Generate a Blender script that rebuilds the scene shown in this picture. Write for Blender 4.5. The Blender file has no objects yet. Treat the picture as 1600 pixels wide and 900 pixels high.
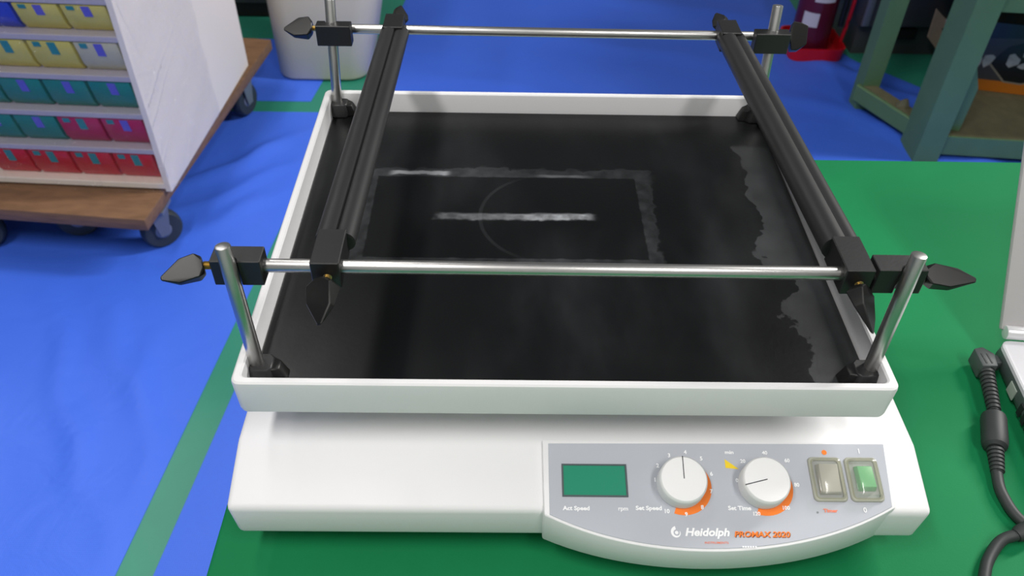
import bpy, bmesh, math, random
from mathutils import Vector, Matrix
random.seed(7)
S = bpy.context.scene
COL = S.collection
PI = math.pi
ZR = 0.845                      # height of the tray rim above the floor
TT = 0.72                       # table top height

# ------------------------------------------------------------ camera
cam = bpy.data.cameras.new('camera')
cam.sensor_width = 36
cam.lens = 29.2148
cam.dof.use_dof = True
cam.dof.focus_distance = 0.60
cam.dof.aperture_fstop = 13
cam.clip_start = 0.02
co = bpy.data.objects.new('camera', cam)
co.location = (-0.041404, -0.345654, 0.392503 + ZR)
co.rotation_euler = (0.8327495, -0.0165821, -0.0020910)
COL.objects.link(co)
S.camera = co

# ------------------------------------------------------------ world, lights, exposure
S.view_settings.view_transform = 'Standard'
S.view_settings.look = 'None'
S.view_settings.gamma = 1
S.view_settings.exposure = -0.11
S.view_settings.use_curve_mapping = False
w = bpy.data.worlds.new('world')
S.world = w
w.use_nodes = True
w.node_tree.nodes['Background'].inputs[0].default_value = (0.9, 0.95, 1.0, 1)
w.node_tree.nodes['Background'].inputs[1].default_value = 0.32

def area(name, loc, target, sx, sy, power, col=(1, 0.97, 0.945)):
    l = bpy.data.lights.new(name, 'AREA')
    l.shape = 'RECTANGLE'
    l.size, l.size_y = sx, sy
    l.energy = power
    l.color = col
    o = bpy.data.objects.new(name, l)
    o.location = loc
    d = Vector(target) - Vector(loc)
    o.rotation_euler = d.to_track_quat('-Z', 'Y').to_euler()
    COL.objects.link(o)
    return o
area('ceiling_tube_light', (-1.05, 1.35, 3.1), (-1.05, 1.35, 0), 0.3, 1.4, 14)
area('ceiling_tube_light', (2.5, 1.5, 2.7), (-0.3, 1.2, 0.2), 0.3, 1.4, 118)
area('ceiling_tube_light', (-1.05, -0.8, 3.1), (-1.05, -0.8, 0), 0.3, 1.4, 48)
area('ceiling_tube_light', (0.9, -1.2, 3.1), (0.9, -1.2, 0), 0.3, 1.4, 34)
area('ceiling_tube_light', (-2.1, 2.5, 3.1), (-2.1, 2.5, 0), 0.3, 1.4, 18)

# ------------------------------------------------------------ material helpers
def lin(c):
    return tuple(((x/255)/12.92 if x/255 <= .04045 else ((x/255+.055)/1.055)**2.4) for x in c)
def mat(name, rgb, rough=.5, metal=0., spec=.5, noise=None, bump=None, coat=0., trans=0., alpha=1., srgb=True, emit=0.):
    m = bpy.data.materials.new(name)
    m.use_nodes = True
    n = m.node_tree.nodes
    L = m.node_tree.links
    b = n['Principled BSDF']
    c = lin(rgb) if srgb else rgb
    b.inputs['Base Color'].default_value = (*c, 1)
    b.inputs['Roughness'].default_value = rough
    b.inputs['Metallic'].default_value = metal
    b.inputs['Specular IOR Level'].default_value = spec
    b.inputs['Coat Weight'].default_value = coat
    b.inputs['Transmission Weight'].default_value = trans
    b.inputs['Alpha'].default_value = alpha
    if emit:
        b.inputs['Emission Color'].default_value = (*c, 1)
        b.inputs['Emission Strength'].default_value = emit
    if noise or bump:
        tc = n.new('ShaderNodeTexCoord')
    if noise:                                # (scale, amount, stretch)
        sc, am = noise[0], noise[1]
        t = n.new('ShaderNodeTexNoise')
        t.inputs['Scale'].default_value = sc
        t.inputs['Detail'].default_value = 5
        if len(noise) > 2:
            mp = n.new('ShaderNodeMapping')
            mp.inputs['Scale'].default_value = noise[2]
            L.new(tc.outputs['Object'], mp.inputs[0]); L.new(mp.outputs[0], t.inputs['Vector'])
        else:
            L.new(tc.outputs['Object'], t.inputs['Vector'])
        mx = n.new('ShaderNodeMix'); mx.data_type = 'RGBA'
        mx.inputs[6].default_value = (*[max(0, x*(1-am)) for x in c], 1)
        mx.inputs[7].default_value = (*[min(1, x*(1+am)) for x in c], 1)
        L.new(t.outputs[0], mx.inputs[0]); L.new(mx.outputs[2], b.inputs['Base Color'])
    if bump:
        t2 = n.new('ShaderNodeTexNoise')
        t2.inputs['Scale'].default_value = bump[0]
        t2.inputs['Detail'].default_value = 4
        L.new(tc.outputs['Object'], t2.inputs['Vector'])
        bp = n.new('ShaderNodeBump')
        bp.inputs['Strength'].default_value = bump[1]
        bp.inputs['Distance'].default_value = bump[2]
        L.new(t2.outputs[0], bp.inputs['Height']); L.new(bp.outputs[0], b.inputs['Normal'])
    return m

M = {}
M['white'] = mat('white_plastic', (229, 229, 230), .45, noise=(6, .02), bump=(900, .06, .0004))
M['film'] = mat('grey_film', (178, 182, 190), .4)
M['orange'] = mat('orange_print', (247, 126, 22), .5)
M['yellow'] = mat('yellow_print', (238, 205, 30), .5)
M['print'] = mat('white_print', (246, 247, 248), .5)
M['redprint'] = mat('red_print', (240, 128, 92), .5)
M['brownprint'] = mat('brown_print', (120, 62, 30), .5)
M['greyprint'] = mat('grey_print', (130, 134, 138), .5)
M['dark'] = mat('dark_line', (52, 54, 56), .6)
M['display'] = mat('green_display', (44, 140, 110), .25)
M['frame'] = mat('display_frame', (70, 82, 84), .5)
M['knob'] = mat('knob_white', (236, 236, 236), .5, spec=.3)
M['black'] = mat('black_plastic', (27, 27, 28), .42, noise=(60, .25), bump=(500, .1, .0005))
M['gloss'] = mat('black_glossy_plastic', (18, 18, 18), .38, spec=.35)
M['bar'] = mat('black_rubber_bar', (36, 36, 37), .45, noise=(70, .35, (1, .15, 1)))
M['steel'] = mat('polished_steel', (200, 199, 197), .34, metal=1, noise=(90, .07))
M['brass'] = mat('brass', (205, 182, 122), .4, metal=1)
M['cover'] = mat('clear_cover', (196, 194, 172), .12)
M['coverrim'] = mat('cover_rim', (164, 165, 152), .3)
M['rockgrey'] = mat('rocker_grey', (188, 186, 184), .4)
M['rockgreen'] = mat('rocker_green', (110, 200, 140), .4)
M['tabletop'] = mat('green_table_mat', (22, 120, 72), .6, spec=.12, noise=(9, .14), bump=(600, .12, .0006))
M['tableside'] = mat('table_side', (90, 110, 100), .5)
M['floor'] = mat('green_floor_paint', (48, 138, 114), .35, noise=(3, .25))
M['wood'] = mat('dolly_plywood', (124, 92, 66), .6, noise=(16, .55, (1, 3, 9)), bump=(120, .25, .002))
M['tyre'] = mat('caster_rubber', (48, 56, 62), .55)
M['castermetal'] = mat('caster_metal', (128, 132, 140), .4, metal=.4)
M['melamine'] = mat('white_melamine', (240, 230, 218), .4, noise=(5, .03))
M['shelfedge'] = mat('grey_white_edging', (178, 172, 184), .4)
M['sticker'] = mat('teal_sticker', (28, 140, 140), .5)
M['stickerp'] = mat('violet_sticker', (100, 96, 200), .5)
M['yel'] = mat('bin_yellow', (216, 200, 92), .45, noise=(20, .12))
M['pale'] = mat('bin_pale_yellow', (198, 192, 158), .45, noise=(20, .12))
M['teal'] = mat('bin_teal', (6, 130, 112), .4, noise=(20, .12))
M['mag'] = mat('bin_magenta', (186, 16, 74), .4, noise=(20, .15))
M['red'] = mat('bin_red', (200, 8, 34), .4, noise=(20, .15))
M['blue'] = mat('bin_blue', (30, 62, 190), .4, noise=(20, .12))
M['binwhite'] = mat('waste_bin_white', (215, 206, 184), .45, noise=(3, .04))
M['rack'] = mat('rack_green_steel', (94, 128, 88), .5, noise=(18, .12))
M['rackshelf'] = mat('dusty_rack_shelf', (112, 108, 82), .8, noise=(30, .35))
M['cabinet'] = mat('dark_grey_cabinet', (70, 70, 72), .5, noise=(4, .15))
M['blackhole'] = mat('slot_black', (12, 12, 13), .7)
M['extred'] = mat('extinguisher_red', (84, 14, 36), .3)
M['standred'] = mat('stand_red', (205, 14, 30), .4)
M['paper'] = mat('paper_white', (205, 200, 210), .6)
M['card'] = mat('kraft_card', (170, 150, 128), .7, noise=(30, .15))
M['carton'] = mat('carton_charcoal', (66, 66, 70), .35, noise=(8, .3))
M['cartonblack'] = mat('carton_black_print', (20, 21, 25), .3)
M['cartonorange'] = mat('carton_orange_print', (196, 112, 22), .5)
M['cartonlight'] = mat('carton_light_print', (170, 172, 172), .4, noise=(60, .5))
M['cartonline'] = mat('carton_outline_print', (140, 132, 118), .5)
M['laptop'] = mat('laptop_silver', (214, 214, 218), .4)
M['lapside'] = mat('laptop_side_grey', (76, 90, 86), .45)
M['bezel'] = mat('laptop_bezel', (176, 174, 174), .45)
M['screen'] = mat('laptop_screen', (172, 184, 188), .3)
M['hinge'] = mat('hinge_metal', (222, 222, 224), .3, metal=.4)
M['port'] = mat('port_dark', (30, 36, 36), .5)
M['portlight'] = mat('port_light', (160, 172, 160), .5)
M['cable'] = mat('cable_black', (46, 50, 50), .55)
M['plug'] = mat('plug_grey', (72, 78, 78), .5)
M['wall'] = mat('wall_paint', (196, 194, 190), .8)
M['wallback'] = mat('back_wall_paint', (104, 106, 106), .8)
M['ceil'] = mat('ceiling_paint', (110, 110, 108), .9)

def N_(m):
    return m.node_tree.nodes, m.node_tree.links, m.node_tree.nodes['Principled BSDF']

def tarp_material():
    m = mat('blue_tarpaulin', (62, 104, 226), .42, spec=.4)
    n, L, b = N_(m)
    tc = n.new('ShaderNodeTexCoord')
    t = n.new('ShaderNodeTexNoise'); t.inputs['Scale'].default_value = 2.2; t.inputs['Detail'].default_value = 7
    L.new(tc.outputs['Object'], t.inputs['Vector'])
    mx = n.new('ShaderNodeMix'); mx.data_type = 'RGBA'
    mx.inputs[6].default_value = (*lin((60, 106, 232)), 1); mx.inputs[7].default_value = (*lin((76, 122, 242)), 1)
    L.new(t.outputs[0], mx.inputs[0]); L.new(mx.outputs[2], b.inputs['Base Color'])
    # fine weave
    waves = []
    for ax in ('X', 'Y'):
        wv = n.new('ShaderNodeTexWave'); wv.bands_direction = ax
        wv.inputs['Scale'].default_value = 90; L.new(tc.outputs['Object'], wv.inputs['Vector']); waves.append(wv)
    ad = n.new('ShaderNodeMath'); ad.operation = 'ADD'
    L.new(waves[0].outputs[1], ad.inputs[0]); L.new(waves[1].outputs[1], ad.inputs[1])
    cr = n.new('ShaderNodeTexNoise'); cr.inputs['Scale'].default_value = 9; cr.inputs['Detail'].default_value = 8; cr.inputs['Distortion'].default_value = .8
    L.new(tc.outputs['Object'], cr.inputs['Vector'])
    bp0 = n.new('ShaderNodeBump'); bp0.inputs['Strength'].default_value = .5; bp0.inputs['Distance'].default_value = .006
    L.new(cr.outputs[0], bp0.inputs['Height'])
    bp = n.new('ShaderNodeBump'); bp.inputs['Strength'].default_value = .12; bp.inputs['Distance'].default_value = .001
    L.new(bp0.outputs[0], bp.inputs['Normal'])
    L.new(ad.outputs[0], bp.inputs['Height']); L.new(bp.outputs[0], b.inputs['Normal'])
    return m
M['tarp'] = tarp_material()

def clear_cover_material(name, col, fac, rough=.1, refl=.045, crinkle=0.):
    m = bpy.data.materials.new(name); m.use_nodes = True
    n, L = m.node_tree.nodes, m.node_tree.links
    n.remove(n['Principled BSDF'])
    out = n['Material Output']
    tr = n.new('ShaderNodeBsdfTransparent'); tr.inputs[0].default_value = (*col, 1)
    gl = n.new('ShaderNodeBsdfGlossy'); gl.inputs['Roughness'].default_value = rough
    df = n.new('ShaderNodeBsdfDiffuse'); df.inputs[0].default_value = (*col, 1)
    a = n.new('ShaderNodeMixShader'); bb = n.new('ShaderNodeMixShader')
    lw = n.new('ShaderNodeLayerWeight'); lw.inputs['Blend'].default_value = .5
    pw = n.new('ShaderNodeMath'); pw.operation = 'POWER'; pw.inputs[1].default_value = 4
    fr = n.new('ShaderNodeMath'); fr.operation = 'MULTIPLY_ADD'; fr.inputs[1].default_value = .5; fr.inputs[2].default_value = refl
    L.new(lw.outputs['Facing'], pw.inputs[0]); L.new(pw.outputs[0], fr.inputs[0])
    a.inputs[0].default_value = fac
    if crinkle:
        tc = n.new('ShaderNodeTexCoord'); t = n.new('ShaderNodeTexNoise'); t.inputs['Scale'].default_value = 30; t.inputs['Detail'].default_value = 3; t.inputs['Distortion'].default_value = 1.5
        bp = n.new('ShaderNodeBump'); bp.inputs['Strength'].default_value = 1; bp.inputs['Distance'].default_value = crinkle
        L.new(tc.outputs['Object'], t.inputs['Vector']); L.new(t.outputs[0], bp.inputs['Height']); L.new(bp.outputs[0], gl.inputs['Normal'])
    L.new(tr.outputs[0], a.inputs[1]); L.new(df.outputs[0], a.inputs[2])
    L.new(fr.outputs[0], bb.inputs[0]); L.new(a.outputs[0], bb.inputs[1]); L.new(gl.outputs[0], bb.inputs[2])
    L.new(bb.outputs[0], out.inputs[0])
    return m
M['cover'] = clear_cover_material('yellowed_clear_cover', (.86, .86, .79), .12, .12)
M['wrap'] = clear_cover_material('clear_stretch_film', (.98, .98, .99), .006, .06, .04, .075)

# black rubber mat with its worn marks (rectangular scuff, white rub streak, ring, worn right side)
def mat_material():
    m = mat('black_rubber_mat', (24, 24, 25), .36, spec=.32)
    n, L, b = N_(m)
    tc = n.new('ShaderNodeTexCoord'); sx = n.new('ShaderNodeSeparateXYZ')
    L.new(tc.outputs['Object'], sx.inputs[0])
    def mt(op, a, c=None, clamp=False, d=None):
        q = n.new('ShaderNodeMath'); q.operation = op; q.use_clamp = clamp
        for i, v in enumerate((a, c, d)):
            if v is None: continue
            if isinstance(v, (int, float)): q.inputs[i].default_value = v
            else: L.new(v, q.inputs[i])
        return q.outputs[0]
    def noise(s, det=4, sc=None):
        t = n.new('ShaderNodeTexNoise'); t.inputs['Scale'].default_value = s; t.inputs['Detail'].default_value = det
        if sc:
            mp = n.new('ShaderNodeMapping'); mp.inputs['Scale'].default_value = sc
            L.new(tc.outputs['Object'], mp.inputs[0]); L.new(mp.outputs[0], t.inputs['Vector'])
        else: L.new(tc.outputs['Object'], t.inputs['Vector'])
        return mt('SUBTRACT', t.outputs[0], .5)
    def sstep(e0, e1, x):                       # smoothstep through map range
        q = n.new('ShaderNodeMapRange'); q.interpolation_type = 'SMOOTHSTEP'
        q.inputs[1].default_value = e0; q.inputs[2].default_value = e1
        L.new(x, q.inputs[0]); return q.outputs[0]
    X = sx.outputs[0]; Y = mt('ADD', sx.outputs[1], .1815)      # tray coordinates
    n1 = noise(95, 6); n2 = noise(18, 5); n3 = noise(300, 3)
    # scuffed rectangle
    dx = mt('SUBTRACT', mt('ABSOLUTE', mt('ADD', X, .038)), .110)
    dy = mt('SUBTRACT', mt('ABSOLUTE', mt('SUBTRACT', Y, .194)), .054)
    d = mt('MAXIMUM', dx, dy)
    dn = mt('ADD', d, mt('ADD', mt('MULTIPLY', n1, .018), mt('MULTIPLY', n2, .016)))
    ring = mt('MULTIPLY', sstep(-.0008, .0008, mt('ADD', d, mt('MULTIPLY', n1, .003))), mt('SUBTRACT', 1, sstep(.011, .014, dn)))
    ring = mt('MULTIPLY', ring, mt('ADD', .75, mt('MULTIPLY', n1, 1.6)), True)
    # paler smear along its far edge
    sm = mt('MULTIPLY', sstep(-.142, -.132, X), mt('SUBTRACT', 1, sstep(-.092, -.084, X)))
    sm = mt('MULTIPLY', sm, mt('SUBTRACT', 1, sstep(.0015, .004, mt('ABSOLUTE', mt('ADD', mt('SUBTRACT', Y, .2535), mt('MULTIPLY', n1, .006))))))
    sm2 = mt('MULTIPLY', sstep(-.02, .0, X), mt('SUBTRACT', 1, sstep(.02, .04, X)))
    sm2 = mt('MULTIPLY', sm2, mt('SUBTRACT', 1, sstep(.0008, .003, mt('ABSOLUTE', mt('ADD', mt('SUBTRACT', Y, .2505), mt('MULTIPLY', n2, .008))))))
    # white rub streak
    st = mt('SUBTRACT', 1, sstep(.0024, .0062, mt('ABSOLUTE', mt('ADD', mt('SUBTRACT', Y, .1925), mt('ADD', mt('MULTIPLY', n1, .005), mt('MULTIPLY', n2, .006))))))
    st = mt('MULTIPLY', st, mt('MULTIPLY', sstep(-.100, -.090, mt('ADD', X, mt('MULTIPLY', n1, .012))), mt('SUBTRACT', 1, sstep(.026, .038, mt('ADD', X, mt('MULTIPLY', n1, .012))))))
    grow = mt('ADD', .30, mt('MULTIPLY', sstep(-.06, .03, X), .5))
    st = mt('MULTIPLY', st, mt('MULTIPLY', grow, mt('ADD', 1, mt('ADD', mt('MULTIPLY', n1, 2.0), mt('MULTIPLY', n2, 2.0)))), True)
    # faint ring
    rr = mt('SQRT', mt('ADD', mt('POWER', mt('ADD', X, .002), 2), mt('POWER', mt('SUBTRACT', Y, .193), 2)))
    circ = mt('SUBTRACT', 1, sstep(.0008, .0022, mt('ABSOLUTE', mt('SUBTRACT', rr, .0575))))
    circ = mt('MULTIPLY', circ, mt('MULTIPLY', mt('SUBTRACT', 1, sstep(-.05, -.01, X)), .07))
    # worn right side with a ragged edge
    edge = mt('ADD', mt('SUBTRACT', X, .168), mt('ADD', mt('MULTIPLY', n2, .075), mt('MULTIPLY', n1, .010)))
    worn = mt('MULTIPLY', sstep(-.0008, .0008, edge), mt('SUBTRACT', 1, sstep(.300, .306, mt('ADD', Y, mt('MULTIPLY', n2, .03)))))
    worn = mt('MULTIPLY', worn, mt('ADD', .6, mt('MULTIPLY', noise(40, 5), .5)))
    # specks
    vo = n.new('ShaderNodeTexVoronoi'); vo.inputs['Scale'].default_value = 55
    L.new(tc.outputs['Object'], vo.inputs['Vector'])
    sp = mt('MULTIPLY', mt('SUBTRACT', 1, sstep(.018, .045, vo.outputs['Distance'])), sstep(.12, .2, noise(9, 2)))
    # general cloudiness
    cl = mt('MULTIPLY', sstep(-.1, .3, noise(7, 6, (1.6, .7, 1))), .12)
    f1 = mt('ADD', mt('MULTIPLY', ring, .16), mt('MULTIPLY', worn, .22))
    f1 = mt('ADD', f1, mt('ADD', circ, cl))
    f1 = mt('ADD', f1, mt('ADD', mt('MULTIPLY', sm, .55), mt('MULTIPLY', sm2, .22)))
    f1 = mt('ADD', f1, mt('ADD', mt('MULTIPLY', st, 1.1), mt('MULTIPLY', sp, .5)), True)
    mx = n.new('ShaderNodeMix'); mx.data_type = 'RGBA'
    mx.inputs[6].default_value = (*lin((14, 15, 16)), 1); mx.inputs[7].default_value = (*lin((160, 164, 168)), 1)
    # response close to display steps: square the factor
    L.new(mt('POWER', f1, 1.5), mx.inputs[0]); L.new(mx.outputs[2], b.inputs['Base Color'])
    L.new(mt('ADD', .30, mt('ADD', mt('MULTIPLY', worn, .15), mt('MULTIPLY', n2, .12))), b.inputs['Roughness'])
    bp = n.new('ShaderNodeBump'); bp.inputs['Strength'].default_value = .1; bp.inputs['Distance'].default_value = .0006
    L.new(n3, bp.inputs['Height']); L.new(bp.outputs[0], b.inputs['Normal'])
    return m
M['mat'] = mat_material()

# ------------------------------------------------------------ mesh helpers (all shapes in world coordinates)
WO = {}                                       # world origin of every object built
def link(name, me, origin, parent=None):
    o = bpy.data.objects.new(name, me); COL.objects.link(o)
    origin = Vector(origin)
    if parent is not None:
        o.parent = parent; o.location = origin - WO[parent.name]
    else:
        o.location = origin
    WO[o.name] = origin
    return o
def thing(name, loc, label, cat, group=None):
    o = link(name, None, loc); o.empty_display_size = .05
    o['label'] = label; o['category'] = cat
    if group: o['group'] = group
    return o
def tag(o, label, cat, group=None):
    o['label'] = label; o['category'] = cat
    if group: o['group'] = group
    return o
def obj(name, bm, m, parent=None, origin=None, sharp=35, label=None):
    bmesh.ops.recalc_face_normals(bm, faces=bm.faces)
    vs = [v.co for v in bm.verts]
    lo = Vector([min(v[i] for v in vs) for i in range(3)]); hi = Vector([max(v[i] for v in vs) for i in range(3)])
    if origin is None:
        origin = (lo + hi)/2 if parent is not None else Vector(((lo.x+hi.x)/2, (lo.y+hi.y)/2, lo.z))
    origin = Vector(origin)
    bmesh.ops.translate(bm, verts=bm.verts, vec=-origin)
    me = bpy.data.meshes.new(name); bm.to_mesh(me); bm.free()
    for x in (m if isinstance(m, (list, tuple)) else [m]): me.materials.append(x)
    for f in me.polygons: f.use_smooth = True
    me.set_sharp_from_angle(angle=math.radians(sharp))
    o = link(name, me, origin, parent)
    if label: o['label'] = label
    return o
def struct(name, bm, m):
    o = obj(name, bm, m); o['kind'] = 'structure'; return o
def NB(): return bmesh.new()
def bev(bm, geom_verts, w, seg=2, ang=30):
    es = set(); vs = set(geom_verts)
    for v in vs:
        for e in v.link_edges:
            if e.verts[0] in vs and e.verts[1] in vs and len(e.link_faces) == 2 and e.calc_face_angle(0) > math.radians(ang): es.add(e)
    if es and w > 0:
        bmesh.ops.bevel(bm, geom=list(es), offset=w, offset_type='OFFSET', segments=seg, profile=.5, affect='EDGES', clamp_overlap=True)
def prism(bm, base, vec, bevel=0, seg=2, mi=0):
    a = [bm.verts.new(p) for p in base]
    b = [bm.verts.new(Vector(p)+Vector(vec)) for p in base]
    n = len(a)
    fs = [bm.faces.new(a), bm.faces.new(b[::-1])]
    for i in range(n): fs.append(bm.faces.new((a[i], b[i], b[(i+1) % n], a[(i+1) % n])))
    for f in fs: f.material_index = mi
    bmesh.ops.recalc_face_normals(bm, faces=fs)
    if bevel: bev(bm, a+b, bevel, seg)
    return a+b
def box(bm, x0, x1, y0, y1, z0, z1, bevel=0, seg=2, mi=0):
    return prism(bm, [(x0, y0, z0), (x1, y0, z0), (x1, y1, z0), (x0, y1, z0)], (0, 0, z1-z0), bevel, seg, mi)
def frame_of(d):
    d = Vector(d).normalized(); u = d.orthogonal().normalized(); return d, u, d.cross(u)
def rings(bm, loops, caps=True, closed=False, mi=0):
    L = [[bm.verts.new(p) for p in lp] for lp in loops]
    n = len(L[0]); fs = []
    for k in range(len(L) if closed else len(L)-1):
        A, B = L[k], L[(k+1) % len(L)]
        for i in range(n): fs.append(bm.faces.new((A[i], A[(i+1) % n], B[(i+1) % n], B[i])))
    if caps and not closed: fs += [bm.faces.new(L[0][::-1]), bm.faces.new(L[-1])]
    for f in fs: f.material_index = mi
    return L
def cyl(bm, p0, p1, r, r1=None, seg=24, bevel=0, mi=0):
    p0, p1 = Vector(p0), Vector(p1); r1 = r if r1 is None else r1
    d, u, v = frame_of(p1-p0); Ln = (p1-p0).length
    prof = [(0, r), (Ln, r1)] if not bevel else [(0, r-bevel), (bevel*.3, r-bevel*.3), (bevel, r), (Ln-bevel, r1), (Ln-bevel*.3, r1-bevel*.3), (Ln, r1-bevel)]
    return rings(bm, [[p0+d*t+(u*math.cos(2*PI*i/seg)+v*math.sin(2*PI*i/seg))*q for i in range(seg)] for t, q in prof], mi=mi)
def lathe(bm, p0, d, prof, seg=32, closed=False, mi=0):
    d, u, v = frame_of(d); p0 = Vector(p0)
    return rings(bm, [[p0+d*t+(u*math.cos(2*PI*i/seg)+v*math.sin(2*PI*i/seg))*q for i in range(seg)] for t, q in prof], caps=not closed, closed=closed, mi=mi)
def tube(bm, pts, r, seg=10, mi=0):
    pts = [Vector(p) for p in pts]; up = Vector((0, 0, 1)); lp = []
    rr = r if isinstance(r, list) else [r]*len(pts)
    for k, p in enumerate(pts):
        t = (pts[min(k+1, len(pts)-1)]-pts[max(k-1, 0)]).normalized()
        s = t.cross(up)
        if s.length < .05: s = t.cross(Vector((0, 1, 0)))
        s.normalize(); q = s.cross(t)
        lp.append([p+(s*math.cos(2*PI*i/seg)+q*math.sin(2*PI*i/seg))*rr[k] for i in range(seg)])
    return rings(bm, lp, mi=mi)
def smooth_path(pts, k=6):
    pts = [Vector(p) for p in pts]; out = []
    for i in range(len(pts)-1):
        a, b, c, d = pts[max(i-1, 0)], pts[i], pts[i+1], pts[min(i+2, len(pts)-1)]
        for j in range(k):
            t = j/k
            out.append(.5*((2*b)+(c-a)*t+(2*a-5*b+4*c-d)*t*t+(3*b-a-3*c+d)*t**3))
    out.append(pts[-1]); return out
def hull(bm, pts, bevel=0, seg=1):
    vs = [bm.verts.new(p) for p in pts]
    r = bmesh.ops.convex_hull(bm, input=vs)
    dead = [g for g in r['geom_interior'] if isinstance(g, bmesh.types.BMVert)]
    if dead: bmesh.ops.delete(bm, geom=dead, context='VERTS')
    vs = [v for v in bm.verts if v.is_valid]
    bmesh.ops.dissolve_limit(bm, angle_limit=.02, verts=vs, edges=list(bm.edges))
    if bevel: bev(bm, list(bm.verts), bevel, seg, 20)
def rrect(x0, x1, y0, y1, z, r, k=5):
    out = []
    for cx, cy, a in ((x1-r, y1-r, 0), (x0+r, y1-r, 90), (x0+r, y0+r, 180), (x1-r, y0+r, 270)):
        for i in range(k+1):
            t = math.radians(a+90*i/k); out.append((cx+r*math.cos(t), cy+r*math.sin(t), z))
    return out
def rot2(pts, c, a):
    ca, sa = math.cos(a), math.sin(a); out = []
    for p in pts:
        dx, dy = p[0]-c[0], p[1]-c[1]
        out.append((c[0]+dx*ca-dy*sa, c[1]+dx*sa+dy*ca, p[2]))
    return out
def spin(bm, c, a):
    bmesh.ops.rotate(bm, verts=bm.verts, cent=(c[0], c[1], 0), matrix=Matrix.Rotation(a, 3, 'Z'))
def text_mesh(s, height, origin, X, Yv, bold=0., shear=0., align='LEFT', width=None, lift=.0002):
    """flat lettering: X = reading direction, Yv = up direction, returns a bmesh in world coordinates"""
    cu = bpy.data.curves.new('text', 'FONT'); cu.body = s; cu.size = 1; cu.shear = shear; cu.offset = bold
    cu.align_x = 'LEFT'; cu.align_y = 'BOTTOM_BASELINE'; cu.resolution_u = 3; cu.fill_mode = 'FRONT'
    o = bpy.data.objects.new('text', cu); COL.objects.link(o)
    me = bpy.data.meshes.new_from_object(o.evaluated_get(bpy.context.evaluated_depsgraph_get()))
    bpy.data.objects.remove(o); bpy.data.curves.remove(cu)
    bm = NB(); bm.from_mesh(me); bpy.data.meshes.remove(me)
    xs = [v.co.x for v in bm.verts]; x0, x1 = min(xs), max(xs)
    sc = height/.7; sxx = sc if width is None else width/(x1-x0)
    off = {'LEFT': -x0, 'CENTER': -(x0+x1)/2, 'RIGHT': -x1}[align]
    X, Yv = Vector(X), Vector(Yv); nrm = X.cross(Yv).normalized(); O = Vector(origin)
    for v in bm.verts:
        v.co = O+X*((v.co.x+off)*sxx)+Yv*(v.co.y*sc)+nrm*lift
    return bm
def join_bm(dst, src):
    me = bpy.data.meshes.new('tmp'); src.to_mesh(me); src.free(); dst.from_mesh(me); bpy.data.meshes.remove(me)
def copy_part(o, parent, origin):
    c = o.copy(); COL.objects.link(c); c.parent = parent
    origin = Vector(origin); c.location = origin-(WO[parent.name] if parent else Vector()); WO[c.name] = origin
    return c

# ------------------------------------------------------------ room
bm = NB(); box(bm, -3.2, 3.4, -2.6, 3.6, -.05, 0); struct('floor', bm, M['floor'])
bm = NB(); box(bm, -3.2, 3.4, -2.6, 3.6, 3.2, 3.25); struct('ceiling', bm, M['ceil'])
bm = NB(); box(bm, -3.25, -3.2, -2.6, 3.6, 0, 3.2); struct('wall_left', bm, M['wallback'])
bm = NB(); box(bm, 3.4, 3.45, -2.6, 3.6, 0, 3.2); struct('wall_right', bm, M['wall'])
bm = NB(); box(bm, -3.2, 3.4, 3.6, 3.65, 0, 3.2); struct('wall_back', bm, M['wallback'])
bm = NB(); box(bm, -3.2, 3.4, -2.65, -2.6, 0, 3.2); struct('wall_front', bm, M['wall'])

# ------------------------------------------------------------ tarpaulins on the floor
def seg_ridge(x, y, ax, ay, bx, by, wd, am):
    dx, dy = bx-ax, by-ay; l2 = dx*dx+dy*dy
    t = ((x-ax)*dx+(y-ay)*dy)/l2
    if t < -.2 or t > 1.2: return 0
    e = min(1, max(0, min(t+.2, 1.2-t)/.4))
    d = ((x-ax)*dy-(y-ay)*dx)/math.sqrt(l2)
    d += .012*math.sin(9*t+ax*7)
    return am*e*math.exp(-(d/wd)**2)
RIDGES = [(-.95, 1.28, -.60, 1.62, .02, .010), (-.93, 1.18, -.60, 1.47, .016, .008), (-.85, 1.12, -.62, 1.34, .03, .008), (-.80, 1.40, -.63, 1.58, .02, .007),
          (-1.0, .95, -.80, .55, .02, .006), (-.92, 1.0, -.72, .66, .03, .006), (-1.1, .8, -.9, .4, .03, .005), (-.78, .88, -.66, .5, .02, .004), (-.85, .62, -.68, .38, .015, .004),
          (.95, 2.1, 1.3, 1.75, .03, .012), (.75, 1.9, 1.25, 1.62, .04, .008), (.0, 2.3, .6, 2.1, .05, .006), (.2, 2.6, .9, 2.4, .05, .006), (-.3, 2.0, .3, 1.8, .04, .005), (1.0, 1.7, 1.3, 1.5, .03, .01)]
def wrinkle(x, y):
    h = .0030+.0012*(math.sin(5.1*x+2*math.sin(3.3*y))*math.sin(4.2*y+1.3*math.sin(4*x))+.6*math.sin(13*x+5*y+2*math.sin(6*y)))
    for r in RIDGES: h += seg_ridge(x, y, *r)
    return max(h, .0012)
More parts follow.
